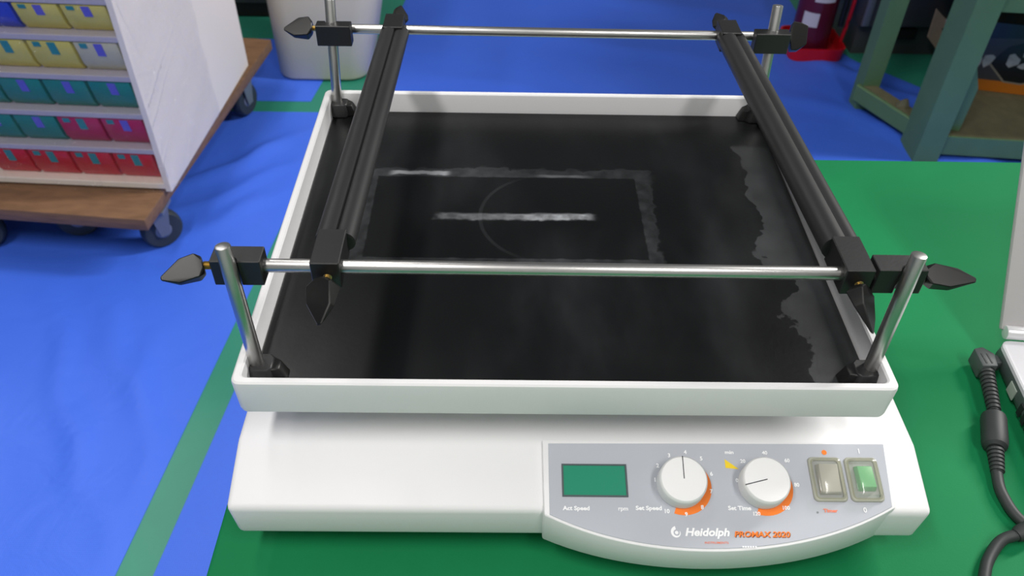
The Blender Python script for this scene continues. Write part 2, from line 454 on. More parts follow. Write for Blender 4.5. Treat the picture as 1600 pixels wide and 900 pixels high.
def tarp(f0, f1, y0, y1, nx, ny, label):
    bm = NB(); g = []; g2 = []
    for j in range(ny+1):
        row = []; row2 = []
        y = y0+(y1-y0)*j/ny; x0, x1 = f0(y), f1(y)
        for i in range(nx+1):
            x = x0+(x1-x0)*i/nx
            ed = min(1, min(i, nx-i, j, ny-j)/2.)
            row.append(bm.verts.new((x, y, .0012+(wrinkle(x, y)-.0012)*ed))); row2.append(bm.verts.new((x, y, .0002)))
        g.append(row); g2.append(row2)
    for j in range(ny):
        for i in range(nx):
            bm.faces.new((g[j][i], g[j][i+1], g[j+1][i+1], g[j+1][i])); bm.faces.new((g2[j][i], g2[j+1][i], g2[j+1][i+1], g2[j][i+1]))
    for j in range(ny):
        bm.faces.new((g[j][0], g[j+1][0], g2[j+1][0], g2[j][0])); bm.faces.new((g[j][nx], g2[j][nx], g2[j+1][nx], g[j+1][nx]))
    for i in range(nx):
        bm.faces.new((g[0][i], g2[0][i], g2[0][i+1], g[0][i+1])); bm.faces.new((g[ny][i], g[ny][i+1], g2[ny][i+1], g2[ny][i]))
    o = obj('tarpaulin', bm, M['tarp'], sharp=80)
    return tag(o, label, 'tarp')
def right_edge(y):
    if y < 1.62: return 1.42
    if y < 2.12: return 1.42-.34*((y-1.62)/.5)**1.4
    return max(.99, 1.08-.12*(y-2.12)/.3)
tarp(lambda y: -2.4, lambda y: -.650+.089*(y-.325), -1.2, 1.752, 110, 150, 'wrinkled blue tarpaulin on the floor under the dolly, left of the green stripe')
tarp(lambda y: -2.4, lambda y: -.603+.12*(y-1.81), 1.812, 2.21, 60, 24, 'blue tarpaulin behind the dolly, beyond the green cross stripe')
tarp(lambda y: -.590+.089*(y-.325), right_edge, -1.2, 3.4, 120, 200, 'wide blue tarpaulin under the table, reaching back to the red extinguisher')

# ------------------------------------------------------------ table
tb = thing('work_table', (.5, 0, 0), 'worktable with bright green covered top carrying the white shaker and laptop', 'table')
bm = NB(); box(bm, -.237, 1.25, -.75, .446, TT-.03, TT, .004, 3); obj('tabletop', bm, M['tabletop'], tb)
for lx in (-.18, 1.2):
    for ly in (-.69, .38):
        bm = NB(); box(bm, lx-.02, lx+.02, ly-.02, ly+.02, .004, TT-.03, .003); obj('leg', bm, M['tableside'], tb)
for ly in (-.69, .38):
    bm = NB(); box(bm, -.16, 1.18, ly-.01, ly+.01, TT-.09, TT-.03); obj('apron', bm, M['tableside'], tb)

# ------------------------------------------------------------ shaker
sh = thing('orbital_shaker', (.0115, .17, TT), 'white laboratory platform shaker with black tray and steel clamping frame on green table', 'shaker')
CX, HW = .0115, .229
TH = math.atan2(.014, .045)
NV = Vector((0, -math.sin(TH), math.cos(TH))); SV = Vector((0, -math.cos(TH), -math.sin(TH))); XV = Vector((1, 0, 0))
P0 = Vector((0, -.001, ZR-.06))+NV*.003
def pp(x, v, h=0.): return P0+XV*x+SV*v+NV*h
# base housing
prof = [(-.001, -.060), (-.046, -.074), (-.0455, -.104), (.375, -.104), (.375, -.075), (.36, -.060)]
bm = NB()
a = [Vector((CX-HW, y, ZR+z)) for y, z in prof]
vs = prism(bm, a, (2*HW, 0, 0))
for v in vs:                                   # slight undercut towards the bottom
    if v.co.z < ZR-.1: v.co.x = CX+(v.co.x-CX)*(1-.003/HW)
bev(bm, vs, .004, 3, 10)
obj('base_housing', bm, M['white'], sh)
for fx in (-.17, .19):
    for fy in (.0, .33):
        bm = NB(); cyl(bm, (fx, fy, TT), (fx, fy, ZR-.1035), .013, bevel=.002); obj('rubber_foot', bm, M['black'], sh)
bm = NB(); box(bm, -.13, .15, .06, .31, ZR-.061, ZR-.03, .004); obj('orbit_carriage', bm, M['white'], sh)

# control panel
cp_pts = [(-.0131, .0), (-.0126, .0505)]
arc = [(-.0126, .0505), (.0276, .0653), (.0996, .0728), (.1574, .0656), (.2154, .0441)]
def arc_v(x):                                  # parabola-like front edge through the measured points
    for i in range(len(arc)-1): pass
    # quartic-free Lagrange through five points
    s = 0
    for i, (xi, vi) in enumerate(arc):
        q = 1
        for j, (xj, _) in enumerate(arc):
            if i != j: q *= (x-xj)/(xi-xj)
        s += vi*q
    return s
xs = [-.0126+(.2154+.0126)*i/28 for i in range(29)]
top = [pp(-.0131, 0)]+[pp(x, arc_v(x)) for x in xs]+[pp(.2195, 0)]
bot = []
for p in top:
    q = Vector(p); q.z = ZR-.1035 if p.y < -.03 else ZR-.085
    if p.y < -.03: q.y += .0015
    bot.append(q)
bm = NB()
A = [bm.verts.new(p) for p in top]; B = [bm.verts.new(p) for p in bot]
bm.faces.new(A); bm.faces.new(B[::-1])
for i in range(len(A)): bm.faces.new((A[i], B[i], B[(i+1) % len(A)], A[(i+1) % len(A)]))
bmesh.ops.recalc_face_normals(bm, faces=bm.faces)
bev(bm, list(bm.verts), .0012, 2, 25)
panel = obj('control_panel', bm, M['white'], sh)
# film with a window left open for the display
def film_outline():
    x0, x1 = -.0090, .2165
    o = [(x0, .0028)]
    for i in range(29):
        x = x0+(.2128-x0)*i/28; o.append((x, arc_v(x)-.0018))
    o.append((x1, .0014)); return o
bm = NB(); prism(bm, [pp(x, v, .0001) for x, v in film_outline()], NV*.0005, .0002, 1)
obj('panel_film', bm, M['film'], panel, label='grey printed front foil')
# display
bm = NB()
dx0, dx1, dv0, dv1 = -.0006, .0421, .0170, .0389
out = [(dx0, dv0), (dx1, dv0), (dx1, dv1), (dx0, dv1)]; t = .0011
inn = [(dx0+t, dv0+t), (dx1-t, dv0+t), (dx1-t, dv1-t), (dx0+t, dv1-t)]
rings(bm, [[pp(*q, .0004) for q in out], [pp(*q, .0013) for q in out], [pp(*q, .0013) for q in inn], [pp(*q, .0004) for q in inn]], caps=False, closed=True)
obj('display_frame', bm, M['frame'], panel)
bm = NB(); prism(bm, [pp(*q, .0005) for q in inn], NV*.0004); obj('display_window', bm, M['display'], panel, label='green display window')
# lettering
H1 = .0006
def lettering(name, items, m, h=.0003):
    for it in items:
        s, x, v, hh = it[:4]; kw = it[4] if len(it) > 4 else {}
        nm = name if len(items) < 2 else ('printed_number' if s.isdigit() else 'printed_word')
        obj(nm, text_mesh(s, hh, pp(x, v, H1), XV, -SV, lift=h, **kw), m, panel)
C = {'align': 'CENTER', 'bold': .03}
lettering('white_lettering', [
    ('Act Speed', -.0006, .0475, .0026, {'bold': .035, 'width': .0173}), ('rpm', .0414, .0475, .0026, {'bold': .02, 'align': 'RIGHT', 'width': .0062}),
    ('Set Speed', .0464, .0471, .0026, {'bold': .035, 'width': .0168}), ('Set Time', .1060, .0467, .0026, {'bold': .035, 'width': .0149}),
    ('min', .1086, .0092, .0023, {'bold': .035, 'width': .0058}),
    ('I', .1987, .0082, .0034, {'align': 'CENTER', 'bold': .01}), ('0', .1946, .0476, .0032, {'align': 'CENTER', 'bold': .01})]
    + [(s, x, v+.0013, .0026, C) for s, x, v in (('1', .0604, .0271), ('2', .0629, .0176), ('3', .0711, .0105), ('4', .0821, .0082), ('5', .0923, .0125), ('6', .0979, .0229), ('7', .0965, .0345), ('8', .0894, .0450), ('9', .0786, .0496), ('10', .0665, .0477))]
    + [(s, x, v+.0012, .0024, C) for s, x, v in (('0', .1142, .0271), ('20', .1198, .0141), ('40', .1352, .0082), ('60', .1494, .0134), ('80', .1530, .0298), ('100', .1437, .0450), ('120', .1241, .0489))], M['print'])
lettering('logo_lettering', [('Heidolph', .0766, .0632, .0048, {'bold': .035, 'shear': .25, 'width': .0284})], M['print'])
lettering('model_shadow', [('PROMAX 2020', .1082, .0640, .0034, {'bold': .03, 'shear': .2, 'width': .0356})], M['brownprint'], .0001)
lettering('model_lettering', [('PROMAX 2020', .1078, .0636, .0034, {'bold': .02, 'shear': .2, 'width': .0356})], M['orange'], .0003)
lettering('red_lettering', [('INSTRUMENTS', .0885, .0681, .0013, {'bold': .01, 'width': .0150}), ('Timer', .1675, .0477, .0022, {'bold': .035, 'width': .0092})], M['redprint'])
# small print row of tiny dots
bm = NB()
for i in range(6):
    x = .1120+i*.0016
    prism(bm, [pp(x, .0694, H1), pp(x+.001, .0694, H1), pp(x+.001, .0703, H1), pp(x, .0703, H1)], NV*.0001)
obj('small_print', bm, M['print'], panel)
def crescent(cx, cv, a0, a1, r0, w0, w1, k=40):
    o = []; inn = []
    for i in range(k+1):
        t = i/k; a = math.radians(a0+(a1-a0)*t); wd = w0+(w1-w0)*t
        o.append((cx+(r0+wd)*math.cos(a), cv-(r0+wd)*math.sin(a))); inn.append((cx+r0*math.cos(a), cv-r0*math.sin(a)))
    return o, inn
# swirl emblem
bm = NB()
o, inn = crescent(.0713, .0613, 100, 385, .0020, .0022, .0003)
for i in range(len(o)-1): bm.faces.new([bm.verts.new(pp(*q, H1+.0002)) for q in (o[i], o[i+1], inn[i+1], inn[i])])
prism(bm, [pp(.0713+.0011*math.cos(2*PI*i/16), .0613+.0011*math.sin(2*PI*i/16), H1) for i in range(16)], NV*.0002)
obj('swirl_emblem', bm, M['print'], panel)
for cx, cv in ((.0785, .0303), (.1318, .0303)):
    bm = NB(); o, inn = crescent(cx, cv, 185, -112, .0135, .0020, .0068)
    for i in range(len(o)-1): bm.faces.new([bm.verts.new(pp(*q, H1+.0001)) for q in (o[i], o[i+1], inn[i+1], inn[i])])
    bmesh.ops.remove_doubles(bm, verts=bm.verts, dist=1e-7); obj('scale_crescent', bm, M['orange'], panel)
bm = NB(); prism(bm, [pp(.1753+.0017*math.cos(2*PI*i/16), .0076+.0017*math.sin(2*PI*i/16), H1) for i in range(16)], NV*.0002)
obj('orange_dot', bm, M['orange'], panel)
bm = NB(); prism(bm, [pp(.1079, .0129, H1), pp(.1165, .0196, H1), pp(.1078, .0188, H1)], NV*.0002); obj('yellow_pointer', bm, M['yellow'], panel)
bm = NB(); prism(bm, [pp(.1636+.0007*math.cos(2*PI*i/10), .0478+.0007*math.sin(2*PI*i/10), H1) for i in range(10)], NV*.0002); obj('indicator_dot', bm, M['greyprint'], panel)
# knobs (top face centres measured)
for cx, cv, tx, tv in ((.0766, .0305, .0770, .0152), (.1300, .0305, .1138, .0345)):
    bm = NB()
    lathe(bm, pp(cx, cv, .0008), NV, [(0, .0155), (.0015, .0158), (.010, .0156), (.0122, .0152), (.0131, .0143), (.0134, .012), (.0135, .003)], 48)
    k = obj('control_knob', bm, M['knob'], sh)
    bm = NB(); d = Vector((tx-cx, tv-cv, 0)); d.normalize(); pr = Vector((-d.y, d.x, 0)); L_ = .0150
    q = [(cx, cv), (cx+d.x*L_, cv+d.y*L_)]; wv = .0003
    prism(bm, [pp(q[0][0]+pr.x*wv, q[0][1]+pr.y*wv, .0141), pp(q[1][0]+pr.x*wv, q[1][1]+pr.y*wv, .0138), pp(q[1][0]-pr.x*wv, q[1][1]-pr.y*wv, .0138), pp(q[0][0]-pr.x*wv, q[0][1]-pr.y*wv, .0141)], NV*.0004)
    obj('pointer_line', bm, M['dark'], k)
# two rocker switches under clear covers
def rr_loop(x0, x1, v0, v1, r, h, k=4):
    return [pp(x, v, h) for x, v, _ in rrect(x0, x1, v0, v1, 0, r, k)]
for x0, x1, mm, lab in ((.1628, .1848, 'rockgrey', 'grey rocker under yellowed clear cover'), (.1870, .2088, 'rockgreen', 'green rocker under yellowed clear cover')):
    v0, v1 = .0112, .0410
    bm = NB()
    rings(bm, [rr_loop(x0, x1, v0, v1, .003, .0005), rr_loop(x0, x1, v0, v1, .003, .0016), rr_loop(x0+.0006, x1-.0006, v0+.0006, v1-.0006, .0026, .0022),
               rr_loop(x0+.0024, x1-.0024, v0+.0024, v1-.0024, .002, .0022), rr_loop(x0+.0024, x1-.0024, v0+.0024, v1-.0024, .002, .0005)], caps=False, closed=True)
    sw = obj('rocker_switch', bm, M['coverrim'], sh, label=lab)
    bm = NB()
    a0, a1, b0, b1 = (x0+.0055, x1-.0045, v0+.006, v1-.007) if mm == 'rockgreen' else (x0+.0042, x1-.0035, v0+.005, v1-.0045)
    if mm == 'rockgreen':
        hull(bm, [pp(a0, b0, .0006), pp(a1, b0, .0006), pp(a1, b1, .0006), pp(a0, b1, .0006), pp(a0+.001, b0+.001, .0050), pp(a1-.001, b0+.001, .0050), pp(a1-.001, b1-.0015, .0062), pp(a0+.001, b1-.0015, .0062)], .0006, 2)
    else:
        hull(bm, [pp(a0, b0, .0006), pp(a1, b0, .0006), pp(a1, b1, .0006), pp(a0, b1, .0006), pp(a0+.001, b0+.001, .0062), pp(a1-.001, b0+.001, .0062), pp(a1-.001, (b0+b1)/2, .0045), pp(a0+.001, (b0+b1)/2, .0045), pp(a1-.001, b1-.001, .0046), pp(a0+.001, b1-.001, .0046)], .0006, 2)
    obj('rocker', bm, M[mm], sw)
    bm = NB(); i = .0012
    rings(bm, [rr_loop(x0+i, x1-i, v0+i, v1-i, .003, .0023), rr_loop(x0+i+.0008, x1-i-.0008, v0+i+.0008, v1-i-.0008, .003, .0058), rr_loop(x0+i+.0016, x1-i-.0016, v0+i+.0016, v1-i-.0016, .0028, .0078), rr_loop(x0+i+.0032, x1-i-.0032, v0+i+.0032, v1-i-.0032, .0022, .0086)][0:4], caps=False)
    bm.faces.new([bm.verts.new(p) for p in rr_loop(x0+i+.0032, x1-i-.0032, v0+i+.0032, v1-i-.0032, .0022, .0086)])
    bmesh.ops.remove_doubles(bm, verts=bm.verts, dist=1e-6)
    obj('clear_cover', bm, M['cover'], sw)

# tray
TW, TD, WT = .21, .363, .0066
def tl(e, z, r): return rrect(-TW+e, TW-e, -.005+e, TD-e, ZR+z, r, 5)
bm = NB()
rings(bm, [tl(.0035, -.0295, .004), tl(.0015, -.0285, .0055), tl(.0008, -.026, .006), tl(.0002, -.003, .006), tl(.0006, -.001, .0056), tl(.0018, 0, .0046),
           tl(WT-.0015, 0, .004), tl(WT-.0004, -.001, .0035), tl(WT, -.003, .003), tl(WT+.0004, -.0215, .003)])
tray = obj('shaker_tray', bm, M['white'], sh)
bm = NB(); rings(bm, [tl(WT+.0012, -.0214, .004), tl(WT+.0012, -.0192, .004), tl(WT+.0018, -.0186, .0035)])
obj('rubber_mat', bm, M['mat'], tray, origin=(0, TD/2, ZR-.02), label='black rubber mat with scuffed rectangle and white streak')

# posts
FY, BY, RZ = .029, .374, .059                 # post rows; the far row stands at the far end
BYB = .352                                    # foot of the far posts inside the tray
posts = {'fl': ((-.1985, .0190, -.0186), (-.2042, .029, .0825)), 'fr': ((.1995, .0190, -.0186), (.2046, .029, .0818)),
         'bl': ((-.1985, .351, -.0186), (-.197, .374, .083)), 'br': ((.2000, .351, -.0186), (.2034, .374, .0835))}
def up(p): return Vector((p[0], p[1], p[2]+ZR))
for k_, (a, b) in posts.items():
    a, b = up(a), up(b); d = (b-a).normalized()
    bm = NB(); cyl(bm, a+d*.003, b, .0047, seg=28, bevel=.0008); po = obj('support_post', bm, M['steel'], sh)
    bm = NB(); sx_ = 1 if a.x < 0 else -1
    z0 = ZR-.0186
    hx = .0090; yy = -1 if a.y > .2 else 1
    pts = []
    for (x, y) in ((-1, -.62), (-.62, -1), (.62, -1), (1, -.62), (1, .62), (.62, 1), (-.62, 1), (-1, .62)):
        pts.append((a.x+sx_*.0030+x*hx*1.0, a.y+y*.0095, z0)); pts.append((a.x+sx_*.0030+x*hx*.82, a.y+y*.0078, z0+.0125))
    hull(bm, pts, .0008); obj('post_socket', bm, M['black'], po)
    bm = NB(); zz = z0+.007
    hull(bm, [(a.x+sx_*.008, a.y-.007, z0), (a.x+sx_*.0185, a.y-.005, z0), (a.x+sx_*.0185, a.y+.005, z0), (a.x+sx_*.008, a.y+.008, z0),
              (a.x+sx_*.009, a.y-.006, z0+.0118), (a.x+sx_*.0145, a.y-.004, z0+.0105), (a.x+sx_*.0145, a.y+.004, z0+.0105), (a.x+sx_*.009, a.y+.006, z0+.0118)], .0006)
    obj('socket_wing', bm, M['gloss'], po)

# cross rods
rods = [((-.1935, .0375, .0605), (.1935, .0375, .0590)), ((-.1895, .374, .0552), (.1935, .374, .0536))]
RODF_Y = .0375
for a, b in rods:
    bm = NB(); cyl(bm, up(a), up(b), .0043, seg=24, bevel=.0005); obj('cross_rod', bm, M['steel'], sh)

# winged knob: collar and a chisel shaped wing along direction d, flat across n
def wing_knob(parent, p, d, n, ln=.030, wd=.0085, twist=0., scale=1., tip=.15):
    d = Vector(d).normalized(); n = Vector(n); n = (n-d*n.dot(d)).normalized(); s = d.cross(n)
    if twist:
        R_ = Matrix.Rotation(math.radians(twist), 3, d); n = R_ @ n; s = R_ @ s
    p = Vector(p)
    bm = NB(); pts = []
    for i in range(8):
        a = 2*PI*(i+.5)/8; pts.append(p+(n*math.cos(a)+s*math.sin(a))*.0060*scale)
    def q(t, a, b): return p+d*t*ln+s*a*wd*scale+n*b*.0058*scale
    pts += [q(.14, -.95, -.9), q(.14, -.95, .9), q(.14, .95, -.9), q(.14, .95, .9), q(.62, -1.0, -.35), q(.62, -.95, .35), q(.50, .95, -.5), q(.50, .9, .5),
            q(1, -tip-.2, -.10), q(1, -tip-.2, .10), q(1, tip-.2, -.10), q(1, tip-.2, .10)]
    hull(bm, pts, .0006, 1)
    return obj('wing_knob', bm, M['gloss'], parent, sharp=15)
def screw(parent, a, b, r=.0027):
    bm = NB(); a, b = Vector(a), Vector(b); n_ = 9; prof = [(0, r*.8)]
    L_ = (b-a).length
    for i in range(n_): prof += [(L_*(i+.25)/n_, r), (L_*(i+.75)/n_, r*.82)]
    prof.append((L_, r*.8)); lathe(bm, a, b-a, prof, 14)
    return obj('brass_screw', bm, M['brass'], parent)

# post clamp blocks: plan outline with a notch that receives the post
def clamp_block(px, py, side, face, z, ln_in, ln_out, dp):
    """side -1 left / +1 right, face -1: post runs in the near face, +1 in the far face"""
    bm = NB(); r = .0050; pts = []
    def P(x, y): return (px-side*x, py-face*y, z-.0095)     # x towards the tray centre, y away from the post face
    pts.append(P(-ln_out, .001)); pts.append(P(-r*1.1, .001))
    for i in range(7):
        a = PI*i/6; pts.append(P(-r*math.cos(a), .001+r*math.sin(a)*.95))
    pts.append(P(r*1.1, .001)); pts.append(P(ln_in, .001)); pts.append(P(ln_in, dp)); pts.append(P(-ln_out, dp))
    prism(bm, pts, (0, 0, .019), .0005, 1)
    return obj('post_clamp', bm, M['black'], sh, sharp=25)
cl = clamp_block(-.2040, .029, -1, -1, ZR+.0600, .0185, .0115, .0160)
screw(cl, (-.2155, .0375, ZR+.0600), (-.2225, .0372, ZR+.0602)); wing_knob(cl, (-.2222, .0370, ZR+.0602), (-1, -.42, -.02), (0, -.6, .8), .0255, .0080, 0)
cl = clamp_block(.2043, .029, 1, -1, ZR+.0590, .0185, .0115, .0160)
screw(cl, (.2158, .0375, ZR+.0590), (.2195, .0372, ZR+.0590)); wing_knob(cl, (.2185, .0370, ZR+.0590), (1, -.30, .06), (0, -.5, .8), .029, .0072, 0, 1, .2)
cl = clamp_block(-.1975, .3705, -1, 1, ZR+.0552, .0185, .0125, .0125)
bmx = None
screw(cl, (-.2100, .374, ZR+.0552), (-.2165, .374, ZR+.0552)); wing_knob(cl, (-.2160, .374, ZR+.0552), (-1, -.05, .06), (0, -.6, .8), .0255, .0095, 0)
cl = clamp_block(.2028, .3705, 1, 1, ZR+.0538, .0175, .0135, .0125)
screw(cl, (.2160, .374, ZR+.0538), (.2205, .374, ZR+.0538)); wing_knob(cl, (.2200, .374, ZR+.0538), (1, -.12, .0), (-.3, -.75, .6), .0165, .0135, 0, 1, .62)

# two clamping bars lying across the rods
def bar(x0, x1, zf, zb, name, twl, twb):
    """x0: axis at the near rod, x1: at the far rod"""
    y0, y1 = .0625, .366
    r1, r2 = .0088, .0072
    bm = NB(); lo = []
    for y in (y0, y1):
        t = (y-.0375)/(.374-.0375); cx = x0+(x1-x0)*t; z = ZR+zf+(zb-zf)*t; ring = []
        for i in range(13): a = math.radians(58+(290-58)*i/12); ring.append((cx-.0035+r1*math.cos(a), y, z+r1*math.sin(a)))
        for i in range(11): a = math.radians(-70+(200-70)*0+(132+70)*i/10); ring.append((cx+.0060+r2*math.cos(a), y, z-.0005+r2*math.sin(a)))
        lo.append(ring)
    rings(bm, lo)
    b = obj('clamping_bar', bm, M['bar'], sh, sharp=50)
    # near end block on the near rod
    bm = NB(); box(bm, x0-.0088, x0+.0088, .0305, .0640, ZR+zf-.0110, ZR+zf+.0085, .0006, 1); eb = obj('end_block', bm, M['black'], b)
    screw(eb, (x0+.001, .0305, ZR+zf-.002), (x0+.001, .0245, ZR+zf-.003)); wing_knob(eb, (x0-.0005, .0265, ZR+zf-.0020), (twl*.05, -.93, -.30), (twl, -.35, .75), .030, .0100, 0)
    # far end block on the far rod
    bm = NB(); box(bm, x1-.0095, x1+.0080, .3580, .3860, ZR+zb-.0095, ZR+zb+.0090, .0006, 1); eb = obj('end_block', bm, M['black'], b)
    screw(eb, (x1, .3860, ZR+zb), (x1, .3900, ZR+zb)); wing_knob(eb, (x1-(.003 if x1 > 0 else -.002), .3885, ZR+zb), (twb*.2, 1, .42), (twb, .1, .9), .0185, .0070, 0)
    return b
bar(-.1475, -.1405, .0600, .0560, 'left', -.5, .6)
bar(.1755, .1640, .0590, .0550, 'right', .9, -.8)

# ------------------------------------------------------------ dolly with the cabinet
DA = math.radians(-5.8); DC = (-.800, 1.057)
dl = thing('wheeled_dolly', (-1.05, 1.4, .0), 'brown plywood dolly on casters carrying the white cabinet, on blue tarpaulin', 'dolly')
bm = NB(); box(bm, -1.50, -.800, 1.057, 1.915, .115, .145, .003, 2); spin(bm, DC, DA); obj('platform_board', bm, M['wood'], dl)
def caster(x, y, ang, top=.115, r=.047, wdt=.028):
    ax = Vector((math.cos(ang), math.sin(ang), 0)); c = Vector((x, y, .0045+r))
    bm = NB(); lathe(bm, c-ax*wdt/2, ax, [(0, r*.50), (0, r*.88), (wdt*.2, r*.98), (wdt*.5, r), (wdt*.8, r*.98), (wdt, r*.88), (wdt, r*.50)], 32, closed=False)
    cs = obj('caster_wheel', bm, M['tyre'], dl)
    bm = NB(); lathe(bm, c-ax*(wdt/2+.001), ax, [(.002, .010), (0, r*.2), (0, r*.36), (.004, r*.52), (wdt-.002, r*.52), (wdt+.002, r*.36), (wdt+.002, r*.2), (wdt, .010)], 24); obj('wheel_hub', bm, M['castermetal'], cs)
    bm = NB()
    t = Vector((-ax.y, ax.x, 0))
    for s_ in (-1, 1):
        o_ = c+ax*s_*(wdt/2+.004)
        hull_pts = [o_+t*.010+Vector((0, 0, -.010)), o_-t*.010+Vector((0, 0, -.010)), o_+t*.022+Vector((0, 0, top-.006-c.z)), o_-t*.022+Vector((0, 0, top-.006-c.z))]
        b2 = NB(); hull(b2, hull_pts+[q+ax*s_*.003 for q in hull_pts]); join_bm(bm, b2)
    box(bm, x-.028, x+.028, y-.028, y+.028, top-.008, top)
    obj('caster_fork', bm, M['castermetal'], cs)
caster(-.818, 1.150, math.radians(-50)); caster(-1.020, 1.185, math.radians(-70)); caster(-1.215, 1.135, math.radians(-75))
caster(-.768, 1.735, math.radians(-20)); caster(-1.38, 1.80, math.radians(-80))

CA = math.radians(-3.0); CC = (-.772, 1.159); BZ = .145
cab = thing('storage_cabinet', (-1.07, 1.45, BZ), 'white open-fronted cabinet of coloured drawers wrapped in clear film on the dolly', 'cabinet')
cx0, cx1, cy0, cy1, T = -1.372, -.772, 1.159, 1.752, .014
def cabpart(name, x0, x1, y0, y1, z0, z1, m=M['melamine'], label=None):
    bm = NB(); box(bm, x0, x1, y0, y1, z0, z1, .0012, 1); spin(bm, CC, CA); return obj(name, bm, m, cab, label=label)
cabpart('side_panel', cx1-T, cx1, cy0, cy1, BZ, .672); cabpart('side_panel', cx0, cx0+T, cy0, cy1, BZ, .672)
cabpart('back_panel', cx0+T, cx1-T, cy1-.008, cy1, BZ, .672)
sz = [.159, .2475, .3325, .4175, .5015, .5765, .664]
for i, z in enumerate(sz):
    h = .0125 if i else .014
    cabpart('base_panel' if i == 0 else ('top_panel' if i == 6 else 'shelf'), cx0+T, cx1-T, cy0, cy1-.008, z-h*.5, z+h*.5, M['shelfedge'] if 0 < i < 6 else M['melamine'])
# drawers
names = {'yel': 'yellow', 'pale': 'pale cream', 'teal': 'teal', 'mag': 'magenta', 'red': 'red', 'blue': 'blue'}
rows = [(.1668, .2405, ['red', 'red', 'red', 'red'], 'lowest shelf'), (.2545, .3255, ['mag', 'mag', 'teal', 'teal'], 'second shelf up'),
        (.3395, .4105, ['teal', 'teal', 'teal', 'teal'], 'middle shelf'), (.4245, .4945, ['pale', 'yel', 'yel'], 'second shelf down'),
        (.5085, .5695, ['yel', 'yel', 'blue'], 'top visible shelf')]
ordn = ['rightmost', 'second from right', 'third from right', 'fourth from right', 'fifth from right']
MST = {}
for ri, (z0, z1, cols, nm) in enumerate(rows):
    for ci, cn in enumerate(cols):
        xr = cx1-T-.006-ci*.0925-(.002 if ri == 0 else 0); xl = xr-.0860
        yf = cy0+.010; H = z1-z0-.0015; yb = yf+.30; cut = .022
        o0 = Vector(((xl+xr)/2, (yf+yb)/2, z0)); o0 = Vector(rot2([o0], CC, CA)[0])
        o = thing('storage_bin', o0, f'{names[cn]} plastic drawer, {ordn[ci]} on the {nm} of the wrapped cabinet', 'drawer', 'drawers in the wrapped cabinet')
        bm = NB()
        prism(bm, [(xl, yf+.016, z0), (xl, yf+.004, z0+cut*.8), (xl, yf-.008, z0+H), (xl, yb, z0+H), (xl, yb, z0)], (xr-xl, 0, 0), .002, 2)
        spin(bm, CC, CA); obj('bin_body', bm, M[cn], o)
        if not (cn == 'blue'):
            has = [(.13, .17, .2, M['sticker'])] if cn != 'teal' or ci > 2 else []
            lm = M['stickerp'] if (cn == 'teal' or (ri == 4) or (ri == 1 and ci == 0) or (ri == 3 and ci == 0)) else M['sticker']
            has.append((.46, .19, .52 if H > .05 else .6, lm))
            for k2, (u0, wu, hv, ms) in enumerate(has):
                sx0 = xl+(xr-xl)*u0; zt = z0+H-.002; zb_ = zt-(H-cut-.004)*hv*1.3
                bm = NB(); prism(bm, [(sx0, yf-.0092+.012*(z0+H-zb_)/(H-cut*.8), zb_), (sx0+(xr-xl)*wu, yf-.0092+.012*(z0+H-zb_)/(H-cut*.8), zb_), (sx0+(xr-xl)*wu, yf+.006, zb_), (sx0, yf+.006, zb_)], (0, -.012*(zt-zb_)/(H-cut*.8), zt-zb_)); spin(bm, CC, CA)
                obj('sticker', bm, ms, o)
# stretch film round the front and the right side
bm = NB(); g = []
n1_, n2_ = 150, 110
cols_ = [(cx0+(cx1+.006-cx0)*i/n1_, cy0-.011, 0) for i in range(n1_+1)]+[(cx1+.006, cy0-.011+(.335)*i/n2_, 1) for i in range(1, n2_+1)]
rnd = random.Random(3)
fold = [(rnd.uniform(-1.2, -.72), rnd.uniform(.16, .66), rnd.choice((rnd.uniform(-.6, .6), rnd.uniform(-3, 3))), rnd.uniform(.0035, .008), rnd.uniform(.003, .008)) for _ in range(70)]
for j in range(131):
    z = .150+(.665-.150)*j/130; row = []
    for i, (x, y, sd) in enumerate(cols_):
        s_ = x+(y-cy0)
        h = .0012*math.sin(31*s_+17*z)+.0012*math.sin(57*z-23*s_)
        for fx_, fz_, sl, wd_, am in fold:
            d_ = (s_-fx_-(z-fz_)*sl); e_ = max(0, 1-abs(z-fz_)/.10)
            h += am*e_*math.exp(-(d_/wd_)**2)
        h = max(-.003, h)
        row.append(bm.verts.new((x+(h if sd else 0), y-(0 if sd else h), z)))
    g.append(row)
for j in range(130):
    for i in range(len(cols_)-1): bm.faces.new((g[j][i], g[j][i+1], g[j+1][i+1], g[j+1][i]))
spin(bm, CC, CA)
obj('stretch_film', bm, M['wrap'], cab, sharp=85, label='clear wrinkled plastic film')

# ------------------------------------------------------------ white waste bin
bm = NB()
def bl(z, e, r): 
    t = z/.246; x0, x1 = -.724+(.006)*t*0+(-.004)*t, -.454+.050*t
    return rrect(x0+e, x1-e, 1.930+e, 2.235-e+.02*t, z, r, 7)
rings(bm, [bl(.005, .012, .05), bl(.007, .004, .055), bl(.014, .0, .06), bl(.246, 0, .065), bl(.50, 0, .07), bl(.50, .006, .066), bl(.03, .007, .055)], caps=True)
tag(obj('waste_bin', bm, M['binwhite']), 'tall off-white plastic bin with rounded corners behind the shaker', 'bin')

# ------------------------------------------------------------ dark cabinet at the far left
dk = thing('steel_cabinet', (-1.1, 2.56, 0), 'dark steel cabinet behind the wheeled dolly at the far left', 'cabinet')
bm = NB(); box(bm, -1.5, -.66, 2.37, 2.8, .05, 1.0, .004); obj('cabinet_body', bm, M['cabinet'], dk)
bm = NB(); box(bm, -1.48, -.68, 2.375, 2.79, .0045, .05); obj('plinth', bm, M['blackhole'], dk)

